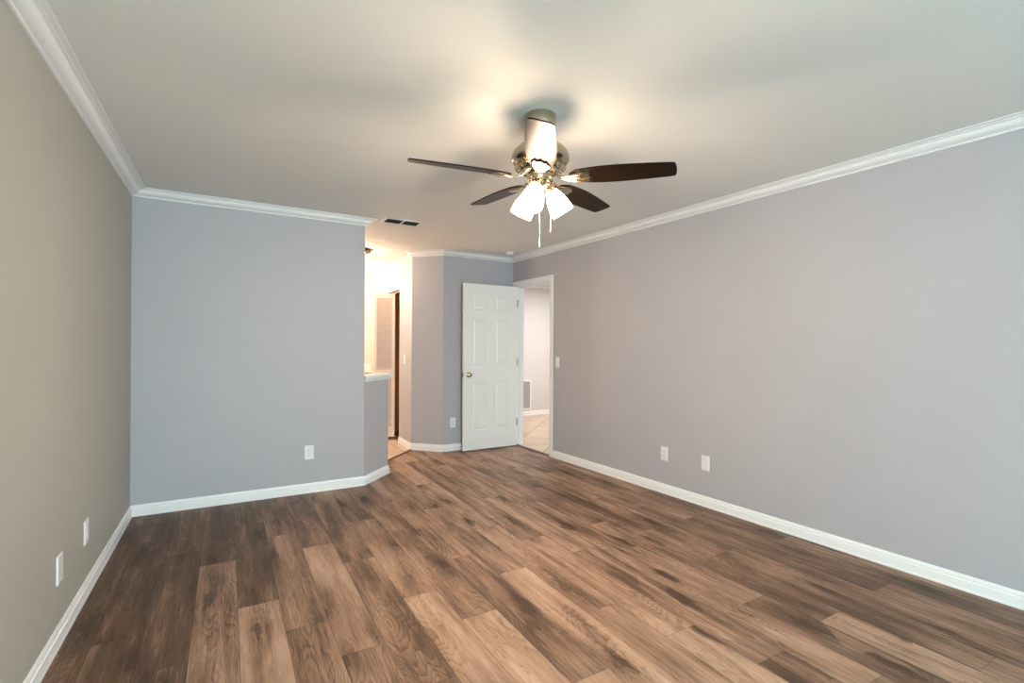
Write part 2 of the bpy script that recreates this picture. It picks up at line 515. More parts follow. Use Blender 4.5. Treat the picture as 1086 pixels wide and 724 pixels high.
# rear wall behind the camera with its window
WX0, WX1, WZ0, WZ1 = -0.35, 1.65, 0.20, 2.18
bm = bmesh.new()
xa, xb = XL - .12, xr(YREAR) + T
box(bm, xa, WX0, YREAR - .12, YREAR, 0, ZC); box(bm, WX1, xb, YREAR - .12, YREAR, 0, ZC)
box(bm, WX0, WX1, YREAR - .12, YREAR, 0, WZ0); box(bm, WX0, WX1, YREAR - .12, YREAR, WZ1, ZC)
struct('wall_rear', bm, M['wall'], 'grey wall behind the viewer with the wide window', 'wall')
bm = bmesh.new()
for x0, x1, z0, z1 in ((WX0, WX0 + .05, WZ0, WZ1), (WX1 - .05, WX1, WZ0, WZ1), (WX0 + .05, WX1 - .05, WZ0, WZ0 + .05), (WX0 + .05, WX1 - .05, WZ1 - .05, WZ1), ((WX0 + WX1) / 2 - .025, (WX0 + WX1) / 2 + .025, WZ0 + .05, WZ1 - .05)):
    box(bm, x0, x1, YREAR - .115, YREAR - .065, z0, z1)
struct('window_1', bm, M['frame'], 'wide white window behind the viewer', 'window')
# bathroom, closet, hall shells
bm = bmesh.new()
box(bm, Dd[0], Dd[0] + T, CL0, CL1, CLZ, ZC); box(bm, Dd[0], Dd[0] + T, CL1, YF, 0, ZC)
struct('wall_bath_right', bm, M['wall_bath'], 'cream bathroom wall above and past the closet opening', 'wall')
bm = bmesh.new(); box(bm, -.115, Dd[0] + T, YF, YF + T, 0, ZC)
struct('wall_bath_far', bm, M['wall_bath'], 'cream far bathroom wall with the mirror', 'wall')
bm = bmesh.new(); box(bm, -.115, 0, YB + .12, YF, 0, ZC)
struct('wall_bath_left', bm, M['wall_bath'], 'bathroom wall hidden behind the back wall', 'wall')
bm = bmesh.new()
box(bm, 2.75, 2.85, 6.1, 7.2, 0, ZC); box(bm, 2.0605, 2.75, 7.1, 7.2, 0, ZC); box(bm, 2.0605, 2.75, 6.0, 6.1, 0, ZC)
struct('wall_closet', bm, M['closet'], 'brown closet walls behind the louvered door', 'wall')
bm = bmesh.new(); box(bm, 3.1, 6.6, YH, YH + .1, 0, ZC)
struct('wall_hall_far', bm, M['wall_hall'], 'pale hall wall seen through the doorway', 'wall')
bm = bmesh.new()
box(bm, 6.5, 6.6, 3.9, YH, 0, ZC); box(bm, 3.38, 6.5, 3.9, 4.0, 0, ZC); box(bm, 3.21, 3.33, Y2 + T, YH, 0, ZC)
struct('wall_hall_side', bm, M['wall_hall'], 'pale hall side walls around the doorway', 'wall')

# ------------------------------------------------------------------ mitred trim runs
def run(path, prof, names, m, labels, cat):
    """sweep prof (out, z) along path, the room on the right-hand side; one mesh per stretch"""
    pts = [Vector(p_) for p_ in path]
    n = len(pts)
    offs = []
    for i in range(n):
        ds = []
        if i > 0: ds.append((pts[i] - pts[i - 1]).normalized())
        if i < n - 1: ds.append((pts[i + 1] - pts[i]).normalized())
        ns = [Vector((d.y, -d.x)) for d in ds]
        if len(ns) == 1: offs.append(ns[0])
        else:
            mm = (ns[0] + ns[1]).normalized()
            offs.append(mm / mm.dot(ns[0]))
    segs = {}
    for i in range(n - 1):
        nm = names[i]
        bm = segs.setdefault(nm, bmesh.new())
        a = [bm.verts.new((pts[i].x + offs[i].x * o, pts[i].y + offs[i].y * o, z)) for o, z in prof]
        b_ = [bm.verts.new((pts[i + 1].x + offs[i + 1].x * o, pts[i + 1].y + offs[i + 1].y * o, z)) for o, z in prof]
        k = len(prof)
        for q in range(k):
            bm.faces.new((a[q], a[(q + 1) % k], b_[(q + 1) % k], b_[q]))
        bm.faces.new(a[::-1]); bm.faces.new(b_)
    for nm, bm in segs.items():
        struct(nm, bm, m, labels[nm], cat, smooth=25)


ZB = 2.355
CROWN = [(0.0, ZB), (0.009, ZB), (0.012, ZB + .003), (0.012, ZB + .007), (0.008, ZB + .009), (0.011, ZB + .011), (0.022, ZB + .012), (0.033, ZB + .016), (0.042, ZB + .022), (0.049, ZB + .030), (0.053, ZB + .037),
         (0.0535, ZB + .040), (0.049, ZB + .043), (0.056, ZB + .0455), (0.066, ZB + .046), (0.0665, ZB + .0485), (0.062, ZB + .0515), (0.070, ZB + .0525), (0.078, ZB + .053), (0.086, ZB + .0535), (0.086, ZC), (0.0, ZC)]
run([(XL, YREAR), (XL, YB), (A[0], YB), (A[0], YB + .12)], CROWN, ['trim_1', 'trim_2', 'trim_2'], M['trim'],
    {'trim_1': 'white crown moulding along the left wall', 'trim_2': 'white crown moulding along the back wall'}, 'crown moulding')
run([(Dd[0], Dd[1] + .03), Dd, Cc, (xr(Y2), Y2), (xr(YREAR), YREAR)], CROWN, ['trim_3', 'trim_3', 'trim_3', 'trim_4'], M['trim'],
    {'trim_3': 'white crown moulding above the open door and angled corner', 'trim_4': 'white crown moulding along the right wall'}, 'crown moulding')
BASE = [(0.0, 0.0), (0.015, 0.0), (0.015, .010), (0.013, .014), (0.013, .052), (0.0125, .055), (0.008, .058), (0.0095, .063), (0.0085, .070), (0.0045, .078), (0.003, .083), (0.0, .083)]
run([(XL, YREAR), (XL, YB), A, B, (B[0] - .0813, B[1] + .0813)], BASE, ['baseboard_left', 'baseboard_back', 'baseboard_half_wall', 'baseboard_half_wall'], M['trim'],
    {'baseboard_left': 'white baseboard along the left wall', 'baseboard_back': 'white baseboard under the back wall', 'baseboard_half_wall': 'white baseboard at the foot of the half wall'}, 'baseboard')
run([(Dd[0], CL0), Dd, Cc, (xr(Y2) - .02, Y2)], BASE, ['baseboard_bath', 'baseboard_corner', 'baseboard_corner'], M['trim'],
    {'baseboard_bath': 'white baseboard below the bathroom switch', 'baseboard_corner': 'white baseboard on the angled corner beside the open door'}, 'baseboard')
run([(xr(D_Y0 - .062), D_Y0 - .062), (xr(YREAR), YREAR)], BASE, ['baseboard_right'], M['trim'], {'baseboard_right': 'white baseboard along the right wall'}, 'baseboard')
run([(3.33, YH), (6.5, YH)], BASE, ['baseboard_hall'], M['trim'], {'baseboard_hall': 'white baseboard on the far hall wall'}, 'baseboard')
run([(3.33, YH), (6.5, YH)], CROWN, ['trim_5'], M['trim'], {'trim_5': 'white crown moulding in the hall beyond the doorway'}, 'crown moulding')

# wall frame of the right wall: s along +Y, out towards the room
WR = Vector((-SK, 1, 0)).normalized()
OUT = Vector((-WR.y, WR.x, 0))
def wr(y, out=0.0, z=0.0): return Vector((xr(y), y, z)) + OUT * out


def wbox(bm, y0, y1, o0, o1, z0, z1):
    a = [wr(y0, o0), wr(y1, o0), wr(y1, o1), wr(y0, o1)]
    prism(bm, [(p_.x, p_.y) for p_ in a], z0, z1)


# door lining and casing
bm = bmesh.new()
wbox(bm, D_Y0, D_Y0 + .018, -.117, .004, 0, D_Z); wbox(bm, D_Y1 - .018, D_Y1, -.117, .004, 0, D_Z); wbox(bm, D_Y0 + .018, D_Y1 - .018, -.117, .004, D_Z - .018, D_Z)
wbox(bm, D_Y0 + .018, D_Y0 + .03, -.085, -.045, 0, D_Z - .018); wbox(bm, D_Y1 - .03, D_Y1 - .018, -.085, -.045, 0, D_Z - .018); wbox(bm, D_Y0 + .03, D_Y1 - .03, -.085, -.045, D_Z - .03, D_Z - .018)
bevel(struct('door_frame', bm, M['trim'], 'white lining inside the doorway of the right wall', 'door frame'), .0015)
bm = bmesh.new()
for y0, y1 in ((D_Y0 - .055, D_Y0 + .006), (D_Y1 - .006, D_Y1 + .052)):
    wbox(bm, y0, y1, 0.0041, .014, 0, D_Z + .055)
    wbox(bm, y0 + .008, y1 - .012, .014, .018, 0, D_Z + .05)
wbox(bm, D_Y0 + .006, D_Y1 - .006, 0.0041, .014, D_Z - .006, D_Z + .055)
wbox(bm, D_Y0 + .006, D_Y1 - .006, .014, .018, D_Z + .004, D_Z + .047)
bevel(struct('trim_6', bm, M['trim'], 'white casing around the doorway of the right wall', 'door casing'), .0015)
bm = bmesh.new(); wbox(bm, D_Y0 + .0185, D_Y0 + .0195, -.035, -.003, .90, .97)
sp = link('strike_plate', bm, M['nickel_dark']); sp.parent = bpy.data.objects['door_frame']

# ledge cap on the half wall
bm = bmesh.new()
d1 = Vector((.7071, .7071)); nb = Vector((-.7071, .7071))
def hw(s, t):
    p_ = Vector(A) + d1 * s + nb * t
    return (p_.x, p_.y)
HL = 0.31 * math.sqrt(2)
def capq(f, e, bk):
    # clipped against the end of the back wall (x > A.x)
    q = clip([hw(-.3, -f), hw(HL + e, -f), hw(HL + e, .115 + bk), hw(-.3, .115 + bk)], (-1, 0), -(A[0] + .0005))
    return clip(q, (1, 0), 9)
prism(bm, capq(.035, .035, .03), .965, .995)
prism(bm, capq(.012, .012, .010), .938, .965)
prism(bm, capq(.021, .021, .018), .957, .965)
bevel(struct('trim_7', bm, M['trim'], 'white ledge cap on top of the half wall', 'ledge cap'), .004, 3)

# ------------------------------------------------------------------ open six-panel door
def panel_side(bm, xs, zs, panels, y, s):
    """one face of a panel door; s = +1 looks to -y"""
    cache = {}
    def V(x, yy, z):
        k = (round(x, 5), round(yy, 5), round(z, 5))
        if k not in cache: cache[k] = bm.verts.new((x, yy, z))
        return cache[k]
    for i in range(len(xs) - 1):
        for j in range(len(zs) - 1):
            x0, x1, z0, z1 = xs[i], xs[i + 1], zs[j], zs[j + 1]
            if (i, j) in panels:
                prev = None
                for ins, dep in ((0, 0), (.008, .007), (.022, .009), (.040, .0015)):
                    ring = [V(x0 + ins, y + s * dep, z0 + ins), V(x1 - ins, y + s * dep, z0 + ins), V(x1 - ins, y + s * dep, z1 - ins), V(x0 + ins, y + s * dep, z1 - ins)]
                    if prev:
                        for q in range(4):
                            bm.faces.new((prev[q], prev[(q + 1) % 4], ring[(q + 1) % 4], ring[q]))
                    prev = ring
                bm.faces.new(prev)
            else:
                bm.faces.new((V(x0, y, z0), V(x1, y, z0), V(x1, y, z1), V(x0, y, z1)))
    return cache


DW, DH, DT = 0.752, 2.02, 0.035
hinge = wr(D_Y1 - .020, .012)
door = empty('door_1', (hinge.x, hinge.y, 0.010), math.radians(181.3))
tag(door, 'white six-panel door standing open beside the doorway', 'door', None, 'structure')
# local: x runs from the hinge to the knob edge, +y is the room side after the turn
bm = bmesh.new()
xs = [0, .11, .325, .427, .642, DW]
zs = [0, .235, .83, 1.03, 1.60, 1.70, 1.90, DH]
pan = {(i, j) for i in (1, 3) for j in (1, 3, 5)}
for y, s in ((DT, -1), (0.0, 1)):
    panel_side(bm, xs, zs, pan, y, s)
for (x0, z0, x1, z1) in ((0, 0, DW, 0), (DW, 0, DW, DH), (DW, DH, 0, DH), (0, DH, 0, 0)):
    bm.faces.new([bm.verts.new(c) for c in ((x0, 0, z0), (x1, 0, z1), (x1, DT, z1), (x0, DT, z0))])
bmesh.ops.remove_doubles(bm, verts=bm.verts, dist=1e-5)
link('door_leaf', bm, M['door'], door, 20)
kz, kx = .915, DW - .062
bm = bmesh.new()
KN = [(0.0, 0), (.032, 0), (.032, .004), (.026, .009), (.012, .012), (.011, .026), (.018, .034), (.026, .042), (.028, .050), (.025, .058), (.014, .063), (0.0, .064)]
lathe(bm, KN, 28, Matrix.Translation((kx, DT, kz)) @ Matrix.Rotation(-math.pi / 2, 4, 'X'))
tag(link('door_knob', bm, M['nickel'], door, 40), 'round brushed nickel knob')
bm = bmesh.new()
lathe(bm, [(0.0, 0), (.030, 0), (.030, .004), (.02, .008), (.011, .012), (.012, .018), (.02, .026), (.022, .032), (.014, .038), (0.0, .039)], 24, Matrix.Translation((kx, 0, kz)) @ Matrix.Rotation(math.pi / 2, 4, 'X'))
link('door_knob', bm, M['nickel'], door, 40)
bm = bmesh.new(); box(bm, DW, DW + .0015, .005, .030, kz - .03, kz + .03)
box(bm, DW + .0015, DW + .009, .010, .024, kz - .009, kz + .009)
link('latch_plate', bm, M['nickel_dark'], door)
for z in (.30, 1.06, 1.81):
    bm = bmesh.new()
    lathe(bm, [(0, 0), (.006, 0), (.006, .09), (0, .09)], 12, Matrix.Translation((-.004, DT + .004, z - .045)))
    box(bm, -.002, .0, .004, DT, z - .045, z + .045)
    link('hinge', bm, M['nickel_dark'], door, 40)

# ------------------------------------------------------------------ louvered closet door (two folding leaves)
def louver_leaf(name, p0, p1, parent):
    a, b_ = Vector((p0[0], p0[1], 0)), Vector((p1[0], p1[1], 0))
    d = (b_ - a); w = d.length
    o = empty(name, a, math.atan2(d.y, d.x)); o.parent = parent
    z0, z1, th = 0.04, 1.975, .028
    st = .045
    bm = bmesh.new()
    y0, y1 = -th / 2, th / 2
    box(bm, 0.002, st, y0, y1, z0, z1); box(bm, w - st, w - .002, y0, y1, z0, z1)
    for r0, r1 in ((z0, .165), (.845, .945), (z1 - .065, z1)):
        box(bm, st, w - st, y0, y1, r0, r1)
    bevel(link('leaf_frame', bm, M['louver'], o), .002)
    for (r0, r1) in ((.165, .845), (.945, z1 - .065)):
        bm = bmesh.new()
        n = int((r1 - r0) / .034)
        for i in range(n):
            zc = r0 + (i + .5) * (r1 - r0) / n
            mx = Matrix.Translation((0, 0, zc)) @ Matrix.Rotation(math.radians(-55), 4, 'X')
            box(bm, st - .004, w - st + .004, -.0185, .0185, -.0026, .0026, mx)
        link('louver_panel', bm, M['louver'], o)
    return o


bif = empty('door_2', (0, 0, 0))
tag(bif, 'white louvered folding closet door standing half open in the bathroom', 'door', None, 'structure')
louver_leaf('folding_leaf', (1.712, 6.655), (1.965, 6.515), bif)
louver_leaf('folding_leaf', (1.712, 6.69), (1.965, 6.845), bif)
bm = bmesh.new(); box(bm, 1.985, 2.02, CL0 + .005, CL1 - .005, CLZ - .022, CLZ - .001)
link('track', bm, M['nickel_dark'], bif)
# closet shelf with hanging rod
sh = empty('closet_shelf', (2.55, 6.6, 1.55))
tag(sh, 'wooden closet shelf with hanging rod inside the dark closet', 'shelf')
bm = bmesh.new(); box(bm, -.12, .199, -.498, .498, .13, .15); bevel(link('shelf_board', bm, M['closet'], sh), .002)
bm = bmesh.new(); tube(bm, [(-.05, -.498, .03), (-.05, .498, .03)], .014, 12); link('hanging_rod', bm, M['steel'], sh, 40)

# ------------------------------------------------------------------ thresholds
bm = bmesh.new()
prism(bm, [(1.09, 4.905), (1.115, 4.88), (1.965 - .02, 5.745 - .012), (1.93, 5.768)], .0015, .010)
tag(bevel(link('threshold_strip', bm, M['strip']), .003), 'brown threshold strip at the bathroom tile edge', 'threshold')
bm = bmesh.new()
wbox(bm, D_Y0 + .019, D_Y1 - .019, -.035, .008, .0015, .010)
tag(bevel(link('threshold_strip', bm, M['strip']), .003), 'brown threshold strip under the open doorway', 'threshold')

# ------------------------------------------------------------------ wall plates
def wall_plate(name, loc, rz, kind, label, cat, group):
    """local +y... plate lies in xz, faces -y"""
    o = empty(name, loc, rz)
    tag(o, label, cat, group)
    w, h, t = .074, .120, .007
    bm = bmesh.new()
    lo = [(-w / 2, -h / 2), (w / 2, -h / 2), (w / 2, h / 2), (-w / 2, h / 2)]
    a = [bm.verts.new((x, 0, z)) for x, z in lo]
    b_ = [bm.verts.new((x, -.004, z)) for x, z in lo]
    c = [bm.verts.new((x * .91, -t, z * .945)) for x, z in lo]
    for p_, q in ((a, b_), (b_, c)):
        for i in range(4): bm.faces.new((p_[i], p_[(i + 1) % 4], q[(i + 1) % 4], q[i]))
    bm.faces.new(a[::-1]); bm.faces.new(c)
    bevel(link('cover_plate', bm, M['plate'], o), .001)
    def screw(z):
        bm = bmesh.new(); lathe(bm, [(0, 0), (.0035, 0), (.003, .0012), (0, .0015)], 10, Matrix.Translation((0, -t, z)) @ Matrix.Rotation(math.pi / 2, 4, 'X'))
        link('screw', bm, M['steel'], o)
    if kind == 'outlet':
        for z in (.021, -.021):
            bm = bmesh.new()
            pts = [(.0165 * math.cos(k * math.pi / 8), max(-.0125, min(.0125, .0165 * math.sin(k * math.pi / 8)))) for k in range(16)]
            f_ = [bm.verts.new((x, -t - .0025, z + zz)) for x, zz in pts]
            g_ = [bm.verts.new((x, -t + .001, z + zz)) for x, zz in pts]
            bm.faces.new(f_)
            for i in range(16): bm.faces.new((f_[i], f_[(i + 1) % 16], g_[(i + 1) % 16], g_[i]))
            rc = link('receptacle', bm, M['plate'], o)
            bm = bmesh.new()
            box(bm, -.0075, -.0052, -t - .0030, -t - .0024, z - .002, z + .0075); box(bm, .0052, .0075, -t - .0030, -t - .0024, z - .001, z + .0065)
            box(bm, -.0022, .0022, -t - .0030, -t - .0024, z - .0095, z - .005)
            link('slots', bm, M['slot'], rc)
        screw(0)
    elif kind == 'switch':
        bm = bmesh.new(); box(bm, -.0165, .0165, -t - .0035, -t + .001, -.033, .033, Matrix.Rotation(math.radians(2.5), 4, 'X'))
        bevel(link('rocker', bm, M['plate'], o), .0012)
        screw(.048); screw(-.048)
    else:
        screw(.03); screw(-.03)
    return o


G = 'white outlet plates low on the walls'
RZ_R = math.atan2(-WR.y, -WR.x) + 0            # plate on the right wall faces the room
def on_right(y, z): 
    p_ = wr(y, .0005); return (p_.x, p_.y, z)
rr = math.atan2(OUT.y, OUT.x) + math.pi / 2
wall_plate('wall_outlet', (.612, YB - .0005, .347), 0, 'outlet', 'white outlet low on the back wall, left of the half wall', 'outlet', G)
wall_plate('wall_outlet', on_right(2.998, .345), rr, 'outlet', 'white outlet on the right wall, left of the blank plate', 'outlet', G)
wall_plate('wall_outlet', (XL + .0005, 3.20, .325), math.pi / 2, 'outlet', 'white outlet on the left wall nearer the back corner', 'outlet', G)
wall_plate('wall_outlet', (2.369, Y2 - .0005, .342), 0, 'outlet', 'white outlet on the far wall beside the open door', 'outlet', G)
wall_plate('blank_plate', on_right(2.588, .347), rr, 'blank', 'white blank plate on the right wall, right of the outlet', 'cover plate', 'blank cover plates')
wall_plate('blank_plate', (XL + .0005, 2.748, .318), math.pi / 2, 'blank', 'white blank plate on the left wall nearest the viewer', 'cover plate', 'blank cover plates')
wall_plate('light_switch', on_right(4.527, 1.093), rr, 'switch', 'white rocker light switch on the right wall beside the doorway', 'light switch', 'light switches')
wall_plate('light_switch', (Dd[0] - .0005, 6.03, 1.10), -math.pi / 2, 'switch', 'white light switch on the bathroom side of the angled corner', 'light switch', 'light switches')

# ------------------------------------------------------------------ ceiling register, smoke detector
vt = empty('ceiling_vent', (1.385, 4.40, ZC), math.radians(0))
tag(vt, 'white ceiling air vent with dark slats near the bathroom opening', 'air vent')
vw, vd = .355, .20
bm = bmesh.new()
fo = [(-vw / 2, -vd / 2), (vw / 2, -vd / 2), (vw / 2, vd / 2), (-vw / 2, vd / 2)]
fr = .026
def ringv(k, z): return [bm.verts.new((x - math.copysign(k, x), y - math.copysign(k, y), z)) for x, y in fo]
r0, r1, r2, r3 = ringv(0, -.0005), ringv(.002, -.004), ringv(fr - .004, -.010), ringv(fr, -.006)
for p_, q in ((r0, r1), (r1, r2), (r2, r3)):
    for i in range(4): bm.faces.new((p_[i], p_[(i + 1) % 4], q[(i + 1) % 4], q[i]))
box(bm, -.008, .008, -vd / 2 + fr, vd / 2 - fr, -.009, -.005)
link('vent_frame', bm, M['trim'], vt)
bm = bmesh.new(); box(bm, -vw / 2 + fr, vw / 2 - fr, -vd / 2 + fr, vd / 2 - fr, -.0015, -.0005)
link('duct_back', bm, M['slot'], vt)
for sx in (-1, 1):
    for i in range(7):
        bm = bmesh.new()
        yc = -vd / 2 + fr + (i + .5) * (vd - 2 * fr) / 7
        xa, xb = sorted((sx * .008, sx * (vw / 2 - fr)))
        box(bm, xa, xb, -.009, .009, -.0007, .0007, Matrix.Translation((0, yc, -.0055)) @ Matrix.Rotation(math.radians(22), 4, 'X'))
        link('slat', bm, M['vent_dark'], vt)
sd = empty('smoke_detector', (2.96, 5.14, ZC))
tag(sd, 'small round white smoke detector on the ceiling above the open door', 'smoke detector')
bm = bmesh.new(); lathe(bm, [(0, -.0005), (.052, -.0005), (.052, -.010), (0, -.010)], 32); link('mounting_base', bm, M['plate'], sd, 30)
bm = bmesh.new(); lathe(bm, [(0, -.0102), (.046, -.0102), (.045, -.024), (.038, -.032), (.015, -.034), (0, -.034)], 32); link('detector_cover', bm, M['plate'], sd, 30)

# ------------------------------------------------------------------ hall return grille
gr = empty('return_air_grille', (4.69, YH - .0005, .105))
tag(gr, 'white framed grey return air grille low on the hall wall', 'air grille')
gw, gh = .33, .55
bm = bmesh.new()
for x0, x1, z0, z1 in ((-gw / 2, -gw / 2 + .028, 0, gh), (gw / 2 - .028, gw / 2, 0, gh), (-gw / 2 + .028, gw / 2 - .028, 0, .028), (-gw / 2 + .028, gw / 2 - .028, gh - .028, gh)):
    box(bm, x0, x1, -.014, 0, z0, z1)
bevel(link('grille_frame', bm, M['trim'], gr), .002)
bm = bmesh.new()
for i in range(28):
    zc = .028 + (i + .5) * (gh - .056) / 28
    box(bm, -gw / 2 + .028, gw / 2 - .028, -.007, .007, -.0008, .0008, Matrix.Translation((0, -.007, zc)) @ Matrix.Rotation(math.radians(35), 4, 'X'))
box(bm, -gw / 2 + .028, gw / 2 - .028, -.002, -.0005, .028, gh - .028)
link('grille_slats', bm, M['grille'], gr)

# ------------------------------------------------------------------ bathroom vanity, mirror, lamps
va = empty('vanity', (1.15, YF - .0005, 0))
tag(va, 'bathroom vanity with tan counter and white backsplash beyond the half wall', 'vanity')
bm = bmesh.new(); box(bm, -.78, .785, -.53, 0, .09, .855); box(bm, -.75, .785, -.47, 0, .0015, .09); bevel(link('cabinet_body', bm, M['louver'], va), .003)
for i in range(3):
    bm = bmesh.new(); x0 = -.76 + i * .51
    panel_side(bm, [x0, x0 + .06, x0 + .43, x0 + .49], [.12, .19, .76, .83], {(1, 1)}, -.551, 1)
    for q in ((x0, .12, x0 + .49, .12), (x0 + .49, .12, x0 + .49, .83), (x0 + .49, .83, x0, .83), (x0, .83, x0, .12)):
        bm.faces.new([bm.verts.new(c) for c in ((q[0], -.551, q[1]), (q[2], -.551, q[3]), (q[2], -.531, q[3]), (q[0], -.531, q[1]))])
    dr = link('cabinet_door', bm, M['louver'], va)
    bm = bmesh.new(); lathe(bm, [(0, 0), (.006, 0), (.006, .012), (.014, .018), (.012, .026), (0, .028)], 16, Matrix.Translation((x0 + .43, -.551, .72)) @ Matrix.Rotation(math.pi / 2, 4, 'X'))
    link('knob', bm, M['nickel'], dr, 40)
bm = bmesh.new(); box(bm, -.79, .79, -.56, 0, .856, .89); bevel(link('countertop', bm, M['counter'], va), .006, 3)
bm = bmesh.new(); box(bm, -.79, .79, -.02, 0, .8905, .985); bevel(link('backsplash', bm, M['plate'], va), .004)
mr = empty('wall_mirror', (1.02, YF - .0005, 1.03))
tag(mr, 'frameless wall mirror above the bathroom vanity', 'mirror')
bm = bmesh.new(); box(bm, -.80, .80, -.006, 0, 0, 0.93); bevel(link('mirror_glass', bm, M['mirror'], mr), .003)
vl = empty('vanity_light', (1.20, YF - .0005, 2.08))
tag(vl, 'globe light bar above the bathroom mirror', 'wall lamp')
bm = bmesh.new(); box(bm, -.30, .30, -.025, 0, -.055, .055); bevel(link('back_plate', bm, M['nickel'], vl), .006, 3)
for x in (-.2, 0, .2):
    bm = bmesh.new(); lathe(bm, [(.022, .0), (.022, .03)], 20, Matrix.Translation((x, -.024, 0)) @ Matrix.Rotation(math.pi / 2, 4, 'X')); sk_ = link('socket', bm, M['nickel'], vl, 40)
    bm = bmesh.new(); lathe(bm, [(0.052 * math.sin(k * math.pi / 14), -.052 * math.cos(k * math.pi / 14)) for k in range(15)], 24, Matrix.Translation((x, -.105, 0)))
    link('globe_bulb', bm, M['globe'], vl, 60)
point('vanity_glow', (0.95, YF - .45, 2.06), BATH_W, BATH_C, .08)
cl = empty('ceiling_lamp', (1.30, 5.95, ZC))
tag(cl, 'bronze rimmed flush ceiling lamp in the bathroom', 'ceiling lamp')
bm = bmesh.new(); lathe(bm, [(0, -.0005), (.175, -.0005), (.185, -.012), (.185, -.026), (.17, -.034), (0, -.034)], 40); link('rim', bm, M['bronze'], cl, 35)
bm = bmesh.new(); lathe(bm, [(.120, -.0345), (.11, -.052), (.08, -.068), (.04, -.076), (0, -.078)], 36); link('glass_bowl', bm, M['globe'], cl, 60)

point('ceiling_lamp_glow', (1.30, 5.95, ZC - .14), LAMP_W, LAMP_C, .07)

# ------------------------------------------------------------------ ceiling fan
FX, FY, FS = 1.334, 2.021, 1.0267
fan = empty('ceiling_fan', (FX, FY, ZC))
tag(fan, 'brushed nickel ceiling fan with five dark blades and lit frosted shades', 'ceiling fan')
fan.scale = (FS, FS, FS)
def low(p_): return [(a, b_ + LOW) for a, b_ in p_]


LOW = .0297                                   # everything under the canopy
def zf(z): return z - ZC + LOW
bm = bmesh.new(); lathe(bm, [(0, -.0005), (.074, -.0005), (.075, -.006), (.075, -.050), (.070, -.066), (.050, -.078), (.030, -.082), (0, -.082)], 40)
link('canopy', bm, M['nickel'], fan, 35)
bm = bmesh.new(); lathe(bm, [(.024, -.0825), (.024, -.163 + LOW)], 24); link('downrod', bm, M['nickel'], fan, 40)
bm = bmesh.new()
lathe(bm, low([(0, -.1635), (.040, -.1635), (.075, -.170), (.110, -.186), (.131, -.207), (.139, -.228), (.140, -.244), (.135, -.254), (.132, -.257), (.120, -.266), (.085, -.282), (.07, -.286), (0, -.286)]), 48)
mh = link('motor_housing', bm, M['nickel'], fan, 35)
bm = bmesh.new()
for k in range(30):          # ventilation ribs under the housing
    a = 2 * math.pi * k / 30
    mx = Matrix.Rotation(a, 4, 'Z') @ Matrix.Translation((.104, 0, -.2758 + LOW)) @ Matrix.Rotation(math.radians(25), 4, 'Y')
    box(bm, -.026, .022, -.0045, .0045, -.003, .003, mx)
link('vent_ribs', bm, M['nickel_dark'], mh)
bm = bmesh.new(); lathe(bm, low([(.058, -.2865), (.084, -.288), (.088, -.296), (.086, -.307), (.062, -.311)]), 40); link('flywheel', bm, M['nickel'], fan, 35)
bm = bmesh.new(); lathe(bm, low([(.050, -.3112), (.060, -.3120), (.062, -.318), (.059, -.322), (.059, -.342), (.062, -.346), (.060, -.350), (.05, -.351)]), 40)
link('switch_housing', bm, M['nickel'], fan, 35)
bm = bmesh.new(); lathe(bm, low([(.049, -.3512), (.052, -.358), (.046, -.370), (.030, -.384), (.014, -.392), (.010, -.402), (.006, -.410), (0, -.412)]), 36)
link('light_fitter', bm, M['nickel'], fan, 35)

BZ = zf(2.081)
TILT = Matrix.Rotation(math.radians(1.0), 4, R0) @ Matrix.Rotation(math.radians(2.6), 4, Fv)        # the rotor hangs a little askew: left side high
BR, BI = 0.613, 0.150

def blade_outline():
    pts = []
    n = 14
    L_ = BR - BI
    def half(t):      # half width along the blade
        return 0.046 + 0.022 * math.sin(min(1, t / .42) * math.pi / 2) - 0.016 * max(0, (t - .42) / .58) ** 1.6
    up = []
    for i in range(n + 1):
        t = i / n
        x = BI + L_ * t
        w = half(t)
        # rounded root and tip
        if t < .08: w *= math.sqrt(max(0.0, 1 - ((.08 - t) / .08) ** 2)) * .45 + .55
        up.append((x, w))
    tip = [(BR + .012 * math.sin(a), half(1) * math.cos(a) if abs(a) < 1.55 else 0) for a in [k * math.pi / 2 / 6 for k in range(1, 6)]]
    # squarish rounded tip
    tip = [(BR + .005, half(1) * .95), (BR + .010, half(1) * .82), (BR + .013, half(1) * .55), (BR + .014, half(1) * .25)]
    side = up + tip
    return side + [(BR + .0145, 0)] + [(x, -w) for x, w in side[::-1]]


def blade_mesh():
    bm = bmesh.new()
    ol = blade_outline()
    lo = [bm.verts.new((x, y, -.003)) for x, y in ol]
    hi = [bm.verts.new((x, y, .003)) for x, y in ol]
    bm.faces.new(lo[::-1]); bm.faces.new(hi)
    for i in range(len(ol)):
        j = (i + 1) % len(ol)
        bm.faces.new((lo[i], lo[j], hi[j], hi[i]))
    return bm


